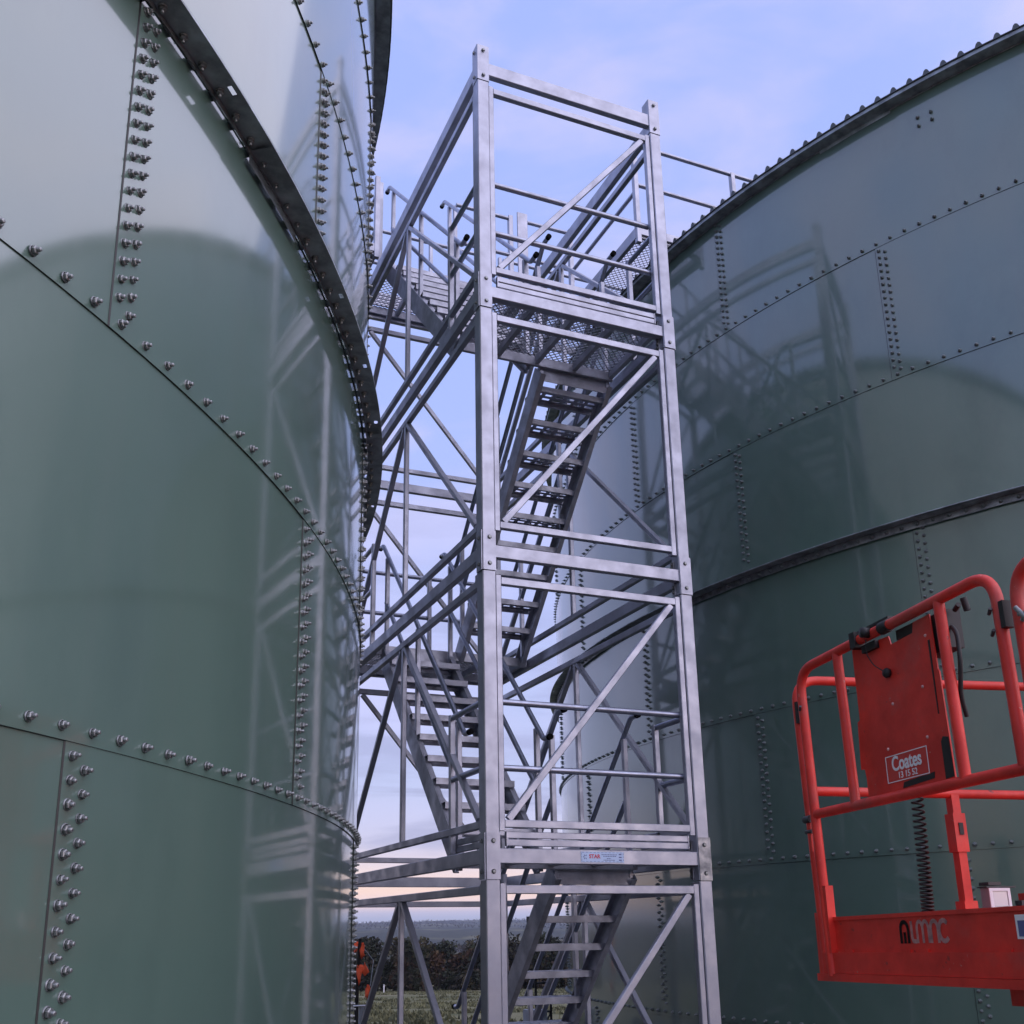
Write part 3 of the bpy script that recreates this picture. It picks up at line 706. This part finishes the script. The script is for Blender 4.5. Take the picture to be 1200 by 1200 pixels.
platform('aluminium roof access platform with one tall end post beside the left tank rim', -1.6, -.16, 2.5, 3.5, zz - .02,
         [[(-1.6, 3.47, 9.15), (-.16, 3.47, 9.15)], [(-1.6, 2.53, 9.0), (-.3, 2.53, 9.0)]],
         [(-.135, 2.50, 8.06, 9.0), (-1.57, 3.47, 8.2, 9.15), (-1.57, 2.53, 8.2, 9.0)])

# ------------------------------------------------------------------ boom lift
LO = Vector((.350, -2.526, 1.497)); AZL = R(9)
UU = Vector((-math.sin(AZL), -math.cos(AZL), 0)); VV = Vector((math.cos(AZL), -math.sin(AZL), 0)); WW = Vector((0, 0, 1))
lift = thing('boom_lift', 'red boom lift with tubular guard rail basket raised beside the right tank', 'boom lift', LO)
tilt = R(0)
U2 = (UU + WW * .018).normalized(); W2 = WW
def q(u, v, w): return U2 * u + VV * v + W2 * w                     # basket coordinates, relative to the lift's origin
def qbox(m, u0, u1, v0, v1, w0, w1):
    c = [q(u, v, w) for w in (w0, w1) for v in (v0, v1) for u in (u0, u1)]
    m.add(c, [(0, 2, 3, 1), (4, 5, 7, 6), (0, 1, 5, 4), (1, 3, 7, 5), (3, 2, 6, 7), (2, 0, 4, 6)]); return m
def qtube(pts, r=.0195, name='guard_rail', m=RED, fr=.11, parent=lift, cap=True):
    p = [q(*x) for x in pts]
    return MB().tube(fillet(p, fr, 8) if len(p) > 2 else p, r, 16, cap).build(name, m, parent)
UL, VL = 2.3, 1.5
qtube([(.072, 0, .02), (.036, 0, 1.245), (1.245, 0, 1.255), (1.255, 0, .64)])                    # near side, first section
qtube([(.07, 0, .643), (1.32, 0, .63)])
qtube([(1.33, 0, .05), (1.33, 0, 1.235), (UL - .02, 0, 1.235), (UL - .02, 0, .05)]); qtube([(1.33, 0, .64), (UL - .02, 0, .66)])
for u0, u1 in ((.332, .35), (.972, .985)): qtube([(u0, 0, 1.25), (u1, 0, .64)], .019, 'baluster')
qtube([(.016, .014, .02), (-.034, .014, 1.225), (-.02, VL, 1.245), (.0, VL, .05)]); qtube([(0, .03, .745), (0, VL, .745)])
qtube([(.03, VL, .05), (.03, VL, 1.255), (UL, VL, 1.255), (UL, VL, .05)]); qtube([(.03, VL, .70), (UL, VL, .70)])
qtube([(UL, .05, .05), (UL, .05, 1.255), (UL, VL - .05, 1.255), (UL, VL - .05, .05)]); qtube([(UL, .05, .70), (UL, VL - .05, .70)])
fb = MB()
qbox(fb, .018, UL, -.004, .02, .031, .108); qbox(fb, -.02, .017, -.004, VL, .031, .108); qbox(fb, .018, UL, VL - .02, VL, .031, .108); qbox(fb, UL - .0, UL + .03, -.004, VL, .031, .108)
qbox(fb, -.028, UL + .034, -.012, VL + .008, .002, .030)
qbox(fb, .02, UL - .002, .021, VL - .021, .085, .102)
floor = fb.build('basket_floor', RED, lift)
tb = MB(); qbox(tb, .085, UL - .02, .012, .017, .106, .24); qbox(tb, .085, UL - .02, .006, .0118, .226, .24)
for u in (.10, .16, .52, .62, 1.02): qbox(tb, u, u + .055, .004, .0115, .106, .118)
tbo = tb.build('toe_board', RED, lift)
tb2 = MB(); qbox(tb2, -.012, -.006, .03, VL, .106, .24); qbox(tb2, .02, UL, VL - .012, VL - .006, .106, .24); qbox(tb2, UL - .01, UL - .004, .03, VL - .03, .106, .24); tb2.build('toe_board', RED, lift)
sk = MB(); qbox(sk, .066, .098, -.014, .02, .106, .36); qbox(sk, -.026, .02, .0, .045, .106, .26); sk.build('post_socket', RED, lift)
hg = MB(); qbox(hg, -.012, .012, -.004, .018, .50, .66); hg.build('hinge', RED, lift)
hb = MB()
for w in (.63, .58): hb.tube([q(-.028, .0, w), q(.02, .0, w)], .016 if w > .6 else .009, 10)
hb.build('pin', DARK, lift)
for (u, v, w0, w1) in ((.003, .006, 1.03, 1.12), (1.280, -.004, 1.06, 1.145)):
    s_ = MB(); qbox(s_, u - .010, u + .010, v - .017, v + .017, w0, w1); s_.build('latch_strap', BLACK, lift)
la = MB()
for i in range(3): la.tube([q(1.352, -.012 - .01 * i, 1.06 + .02 * i), q(1.392, -.02, 1.09 - .025 * i)], .008, 8)
la.build('latch', BOLTM, lift)
cp_ = MB()
for (u, w) in ((.045, 1.075), (1.222, 1.05), (1.222, 1.12)): cp_.tube([q(u, -.018, w), q(u + .02, -.026, w + .012)], .006, 8)
cp_.build('pin', DARK, lift)
# intermediate post behind, in its socket
mp_ = MB(); qbox(mp_, -.02, .02, .672, .710, .10, .74); mp_.build('guard_post', RED, lift)
ms = MB(); qbox(ms, -.028, .028, .662, .720, .50, .66); ms.build('post_sleeve', RED, lift); ms = MB(); qbox(ms, -.03, .03, .660, .722, .10, .30); ms.build('post_socket', RED, lift)
mk = MB(); qbox(mk, .0285, .032, .682, .702, .57, .62); mk.build('slot', BLACK, lift)  # raised black plate stands in for the dark inside of a slot
# control panel plate with hand holes
poly = [(.412, 1.232), (.412, .955), (.396, .950), (.384, .770), (.408, .768), (.414, .735), (.414, .652), (.915, .652), (.906, 1.02), (.900, 1.03), (.893, 1.228), (.80, 1.226), (.79, 1.190), (.66, 1.185), (.65, 1.22)]
pp = MB(); pp.prism([p for p in poly][::-1], lambda u, w: q(u, .017, w), lambda u, w: q(u, .022, w))
panel = pp.build('control_panel', RED, lift)
def slot(poly_, name='slot', m=BLACK, v=.0155, th=.002, parent=panel): 
    return MB().prism(poly_[::-1], lambda u, w: q(u, v, w), lambda u, w: q(u, v + th, w)).build(name, m, parent)
slot([(.63, .664), (.81, .672), (.815, .694), (.64, .684)]); slot([(.868, .660), (.912, .662), (.908, .795), (.880, .802), (.868, .786)]); slot([(.872, .88), (.877, .88), (.879, 1.14), (.869, 1.14)])  # raised black plates stand in for the shaded inside of the panel openings
rv = MB()
for (u, w) in ((.63, .97), (.81, .99), (.80, .815), (.57, .815), (.86, 1.16)): rv.lathe([(.006, 0), (.005, .003), (.001, .004)], 10, Matrix.Translation(q(u, .0165, w)) @ VV.to_track_quat('Z', 'Y').to_matrix().to_4x4() @ Matrix.Rotation(math.pi, 4, 'X'))
rv.build('rivet', PINKW, panel)
cb_ = MB(); qbox(cb_, .83, .965, .03, .085, 1.09, 1.225); qbox(cb_, .45, .83, .03, .07, .70, 1.15); cb_.build('control_box', BLACK, lift)
jl = MB(); jl.tube([q(.93, .12, 1.225), q(.93, .11, 1.27)], .012, 10); jl.v = [tuple(Vector(v) + U2 * .03) for v in jl.v]; jl.build('joystick', BLACK, lift); jl = MB(); jl.tube([q(.985, .05, 1.215), q(1.02, .04, 1.222)], .009, 8); jl.build('switch', BLACK, lift)
stp = MB(); stp.tube(fillet([q(.955, .04, 1.16), q(.99, .03, 1.13), q(1.00, .02, 1.03), q(.965, .03, .92), q(.955, .05, .85)],   .03), .008, 8); stp.v = [tuple(Vector(v) + U2 * .015) for v in stp.v]; stp.build('strap', BLACK, lift)
ck = MB()
for u0, u1 in ((.43, .60), (.61, .66)):
    ck.tube([q(u0, 0, 1.262), q(u1, 0, 1.262)], .0245, 12) if u0 > .6 else None
qbox(ck, .435, .66, -.004, .020, 1.286, 1.296); qbox(ck, .435, .47, -.026, .024, 1.23, 1.292); qbox(ck, .47, .56, .0, .03, 1.205, 1.235); qbox(ck, .66, .78, .022, .04, 1.205, 1.24)
ck.lathe([(.001, 0), (.02, .0), (.02, .03), (.001, .034)], 12, Matrix.Translation(q(.545, -.012, 1.265)) @ VV.to_track_quat('Z', 'Y').to_matrix().to_4x4() @ Matrix.Rotation(math.pi, 4, 'X'))
ck.v = [tuple(Vector(v) + U2 * .03 - W2 * .012) for v in ck.v]; ck.build('clamp', BLACK, lift)
kn = MB(); pts = [q(.52, -.01, 1.235), q(.515, -.012, 1.18), q(.54, -.004, 1.13), q(.585, .005, 1.095)]
kn.tube(fillet(pts, .02), .0022, 6)
kn.lathe([(.001, 0), (.016, .0), (.019, .012), (.014, .02), (.001, .022)], 10, Matrix.Translation(q(.60, .016, 1.085)) @ VV.to_track_quat('Z', 'Y').to_matrix().to_4x4() @ Matrix.Rotation(math.pi, 4, 'X'))
kn.v = [tuple(Vector(v) + U2 * .03) for v in kn.v]; kn.build('lanyard_plug', BLACK, lift)
co_ = MB(); hp = []
for i in range(24 * 14 + 1):
    a = i / 14 * 2 * math.pi; f = i / (24 * 14); w = .66 - .42 * (f + .35 * f * (1 - f)); rr = .019
    hp.append(q(.585 + rr * math.cos(a) - .02 * f, .10 + rr * math.sin(a), w))
co_.tube(hp, .0042, 6); co_.build('coiled_cable', BLACK, lift)
# work lamp standing on the basket floor
wl = MB(); qbox(wl, .0, .05, .765, .865, .262, .350); lamp = wl.build('work_lamp', LAMPB, lift)
g_ = MB(); qbox(g_, .0505, .0530, .782, .850, .277, .336); g_.build('lamp_glass', LAMPG, lamp)
g_ = MB(); qbox(g_, .0505, .056, .765, .780, .262, .350); qbox(g_, .0505, .056, .852, .865, .262, .350); qbox(g_, .0505, .056, .780, .852, .338, .350); qbox(g_, .0505, .056, .780, .852, .262, .275); g_.build('lamp_bezel', WHITE, lamp)
g_ = MB(); qbox(g_, -.01, .05, .77, .83, .362, .375); qbox(g_, -.01, .05, .76, .90, .352, .358); g_.build('lamp_cover', DARK, lamp)
g_ = MB(); qbox(g_, .0, .05, .76, .89, .105, .25); qbox(g_, .02, .06, .91, .95, .105, .30); g_.build('lamp_bracket', DARK, lamp)
g_ = MB(); qbox(g_, -.01, .05, .955, .985, .105, .33); qbox(g_, .0, .09, 1.05, 1.20, .105, .27); g_.build('lamp_guard', RED, lamp)
# sign, lettering, labels
TI = Matrix(((U2.x, W2.x, -VV.x, 0), (U2.y, W2.y, -VV.y, 0), (U2.z, W2.z, -VV.z, 0), (0, 0, 0, 1)))
def TM(u, v, w, sx=1, sy=1): return Matrix.Translation(q(u, v, w)) @ TI @ Matrix.Diagonal((sx, sy, 1, 1))
sp_ = [(.52, .685), (.765, .690), (.755, .795), (.525, .79)]
sg = slot([(.545, .690), (.792, .690), (.792, .790), (.545, .790)], 'sign', REDB, .0152, .0015)
wb = MB()
for a, b_, c, d in ((.547, .790, .692, .695), (.547, .790, .785, .788), (.547, .5505, .695, .785), (.7865, .790, .695, .785)): qbox(wb, a, b_, .0143, .0150, c, d)
wb.build('sign_border', WHITE, sg)
text_mesh('Coates', .076, 'sign_lettering', WHITE, sg, TM(.669, .0143, .753, .80, .95), .0016)
text_mesh('13 15 52', .034, 'sign_lettering', WHITE, sg, TM(.669, .0143, .711, .95, .95), .0003)
def stroke(paths, wd_, u, w, sc, mt, name):
    m = MB()
    for pth in paths:
        P_ = [Vector((a, b_)) for a, b_ in pth]
        for i in range(len(P_) - 1):
            a, b_ = P_[i], P_[i + 1]; d = (b_ - a).normalized() * wd_ / 2; nn = Vector((-d.y, d.x)); e = d * .35
            qd = [a - e - nn, b_ + e - nn, b_ + e + nn, a - e + nn]
            m.add([q(u + x.x * sc, .0105 - i * .00002, w + x.y * sc) for x in qd], [(0, 1, 2, 3), (3, 2, 1, 0)])
    return m.build(name, mt, tbo)
arch = lambda x, r_=.30: [(x - r_, 0)] + [(x - r_ * math.cos(t_ * math.pi / 10), .62 + .34 * math.sin(t_ * math.pi / 10)) for t_ in range(11)] + [(x + r_, 0)]
LW, LU, LS = .19, .525, .072
stroke([arch(.28), [(.28, .0), (.28, .45)]], .20, LU, .140, LS, BLACK, 'lettering')
stroke([[(.86, .95), (.86, .22), (.93, .06), (1.16, .05)]], LW, LU, .140, LS, PINKW, 'lettering')
stroke([arch(1.50, .22), arch(1.94, .22)], .17, LU, .140, LS, PINKW, 'lettering')
stroke([arch(2.60, .27)], LW, LU, .140, LS, PINKW, 'lettering')
stroke([[(3.30 + .36 * math.cos(R(t_)), .5 + .46 * math.sin(R(t_))) for t_ in range(50, 315, 22)]], .21, LU, .140, LS, PINKW, 'lettering')
ws = MB(); qbox(ws, 1.105, 1.20, .0085, .0105, .145, .215); o = ws.build('label_plate', WHITE, tbo)
ws = MB(); qbox(ws, 1.115, 1.19, .0073, .0082, .152, .198); ws.build('label_print', STKN, o)
# what carries it: bracket, jib, boom and the wheeled chassis, outside the frame to the right
br = MB(); qbox(br, .90, 1.50, .12, .80, -.055, .0015); br.build('bracket', RED, lift)
jb = MB(); qbox(jb, .99, 1.40, .16, .70, -.42, -.057); jb.build('platform_rotator', BLACK, lift)
cx = Vector((3.2, -6.3, 0)) - LO
p0 = q(1.30, .55, -.25)
MB().bar(p0, cx + Vector((-.2, .5, .75)), .18, .22).build('boom', RED, lift)
ch = MB().box(cx.x - .75, cx.x + .75, cx.y - 1.1, cx.y + 1.1, cx.z + .35, cx.z + .72, .03); ch.build('chassis', RED, lift)
MB().lathe([(.5, .72), (.5, 1.05), (.42, 1.12), (.001, 1.12)], 24, Matrix.Translation(cx)).build('turntable', DARK, lift)
for sx in (-1, 1):
    for sy in (-1, 1):
        Mx = Matrix.Translation(cx + Vector((sx * .80, sy * .8, .37))) @ Matrix.Rotation(math.pi / 2, 4, 'Y') @ Matrix.Translation((0, 0, -.12))
        w_ = MB(); w_.lathe([(.2, 0), (.34, 0), (.37, .04), (.37, .2), (.34, .24), (.2, .24)], 28, Mx); wo = w_.build('wheel', BLACK, lift)
        h_ = MB(); h_.lathe([(.001, .02), (.2, .02), (.2, .22), (.001, .22)], 20, Mx); h_.build('rim', WHITE, wo)

# ------------------------------------------------------------------ small things behind, by the left tank and through the stairs
def at_px(x, y, d):
    r = (fw * 1214.36 + rt * (x - 577) - up * (y - 737)).normalized(); return CP + r * d
fp = at_px(419.5, 1100, 14.5)
pole = thing('flag_pole', 'black pole with bunched orange warning flags at the edge of the left tank', 'flag pole', (fp.x, fp.y, ground_z(fp.x, fp.y)))
zt_ = fp.z - pole.location.z
MB().tube([(0, 0, -.1), (.0, 0, zt_ * .6), (.03, 0, zt_)], .028, 10).build('pole', BLACK, pole)
MB().tube([(.03, 0, zt_ - .06), (.21, -.03, zt_ - .28), (.165, -.06, zt_ - .60)], .006, 6).build('rope', POSTG, pole)
def flag(p, w, h, yaw_, droop=.3):
    m = MB(); vs = []; n = 6
    for i in range(n + 1):
        f = i / n
        for j in range(5):
            g_ = j / 4 - .5; ww = w * (1 - f * .15) if droop < .5 else w * f
            x = g_ * ww; y = .03 * math.sin(f * 5 + j); vs.append((p[0] + x * math.cos(yaw_) - y * math.sin(yaw_), p[1] + x * math.sin(yaw_) + y * math.cos(yaw_), p[2] - h * f + .03 * math.sin(j * 2.1) * f))
    fs = [(i * 5 + j, i * 5 + j + 1, i * 5 + j + 6, i * 5 + j + 5) for i in range(n) for j in range(4)]
    m.add(vs, fs, True); o = m.build('flag', ORANGE, pole); md = o.modifiers.new('thickness', 'SOLIDIFY'); md.thickness = .004; return o
flag((.055, -.03, zt_ - .05), .12, .19, .4, .6); flag((-.04, -.03, zt_ - .04), .06, .13, 1.0)
flag((.085, -.05, zt_ - .30), .13, .15, -.3, .6); flag((.02, -.04, zt_ - .33), .07, .24, .2); flag((.135, -.06, zt_ - .58), .13, .17, .2, .6)
bp_ = at_px(425, 1178, 12)
st_ = thing('steel_post', 'grey steel post with a flat cap plate below the orange flags', 'post', (bp_.x, bp_.y, ground_z(bp_.x, bp_.y)))
hh = bp_.z - st_.location.z
MB().box(-.035, .035, -.035, .035, 0, hh - .012, .004).build('shaft', POSTG, st_); MB().box(-.13, .05, -.06, .06, hh - .011, hh, .003).build('cap_plate', LAMPB, st_)
pg = at_px(450, 1153, 120)
pgz = ground_z(pg.x, pg.y); pm = MB(); pm.lathe([(.05, 0), (.05, .8), (.001, .86)], 10); pm.lathe([(.06, .84), (.06, .9), (.001, .92)], 10)
po = pm.build('marker_peg', WHITE); po.location = (pg.x, pg.y, pgz); tag(po, 'small white marker peg standing at the far edge of the grass field', 'marker peg')
# coil of black hose on the ground
hp_ = at_px(447, 1196, 12.5); hs = MB(); pts = []
for i in range(150):
    a = i * .22; rr = .26 + .03 * math.sin(i * .37); pts.append((rr * math.cos(a), rr * math.sin(a) * .9, .03 + .020 * (i / 28) + .02 * math.sin(i * .8)))
hs.tube(pts, .022, 8); ho_ = hs.build('hose_coil', BLACK)
crate = MB(); hz_ = ground_z(hp_.x, hp_.y)
ho_.location = (hp_.x, hp_.y, hz_ + .50)
sp2 = MB(); sp2.lathe([(.30, 0), (.30, .03), (.16, .04), (.16, .44), (.30, .45), (.30, .48), (.001, .48)], 24); so_ = sp2.build('cable_drum', DARK); so_.location = (hp_.x, hp_.y, hz_ + .005)
tag(so_, 'dark cable drum on the grass beside the grey capped post', 'cable drum'); tag(ho_, 'coil of black hose lying on top of the dark cable drum', 'hose')
# black hand trolley seen under the lowest stair flight
tp = at_px(636, 1140, 13.5); tz = ground_z(tp.x, tp.y); trl = thing('hand_trolley', 'black tubular hand trolley standing behind the lowest stair flight', 'hand trolley', (tp.x, tp.y, tz))
th_ = tp.z - tz
fr_ = MB(); fr_.tube(fillet([(-.10, 0, .1), (-.10, 0, th_ - .05), (-.02, -.06, th_), (.06, -.06, th_ - .02), (.10, 0, th_ - .3), (.10, 0, .1)], .05), .016, 8)
for h in (.3, .62, .9): fr_.tube([(-.10, 0, h * th_), (.10, 0, h * th_)], .013, 8)
fr_.tube([(-.1, 0, .3 * th_), (.1, 0, .62 * th_)], .011, 8); fr_.build('frame', BLACK, trl)
MB().box(-.17, .17, -.26, .0, .03, .045).build('toe_plate', BLACK, trl)
for sx in (-1, 1):
    MB().lathe([(.001, -.03), (.11, -.03), (.125, -.015), (.125, .015), (.11, .03), (.001, .03)], 20, Matrix.Translation((sx * .17, .08, .125)) @ Matrix.Rotation(math.pi / 2, 4, 'Y')).build('wheel', BLACK, trl)
bx = at_px(627, 1183, 12.5); bz = ground_z(bx.x, bx.y); bo = thing('steel_cabinet', 'blue grey steel cabinet low behind the lowest stair flight', 'cabinet', (bx.x, bx.y, bz)); hc = bx.z - bz
MB().box(-.11, .11, -.1, .1, .0, hc, .01).build('body', POSTG, bo); MB().box(-.09, .09, -.104, -.1005, .06, hc - .05).build('door', POSTG, bo)

# ------------------------------------------------------------------ render settings
S.render.engine = 'CYCLES'
S.view_settings.view_transform = 'Standard'; S.view_settings.look = 'None'; S.view_settings.exposure = 0; S.view_settings.gamma = 1
S.cycles.max_bounces = 6; S.cycles.volume_bounces = 0
S.render.resolution_x = S.render.resolution_y = 1024
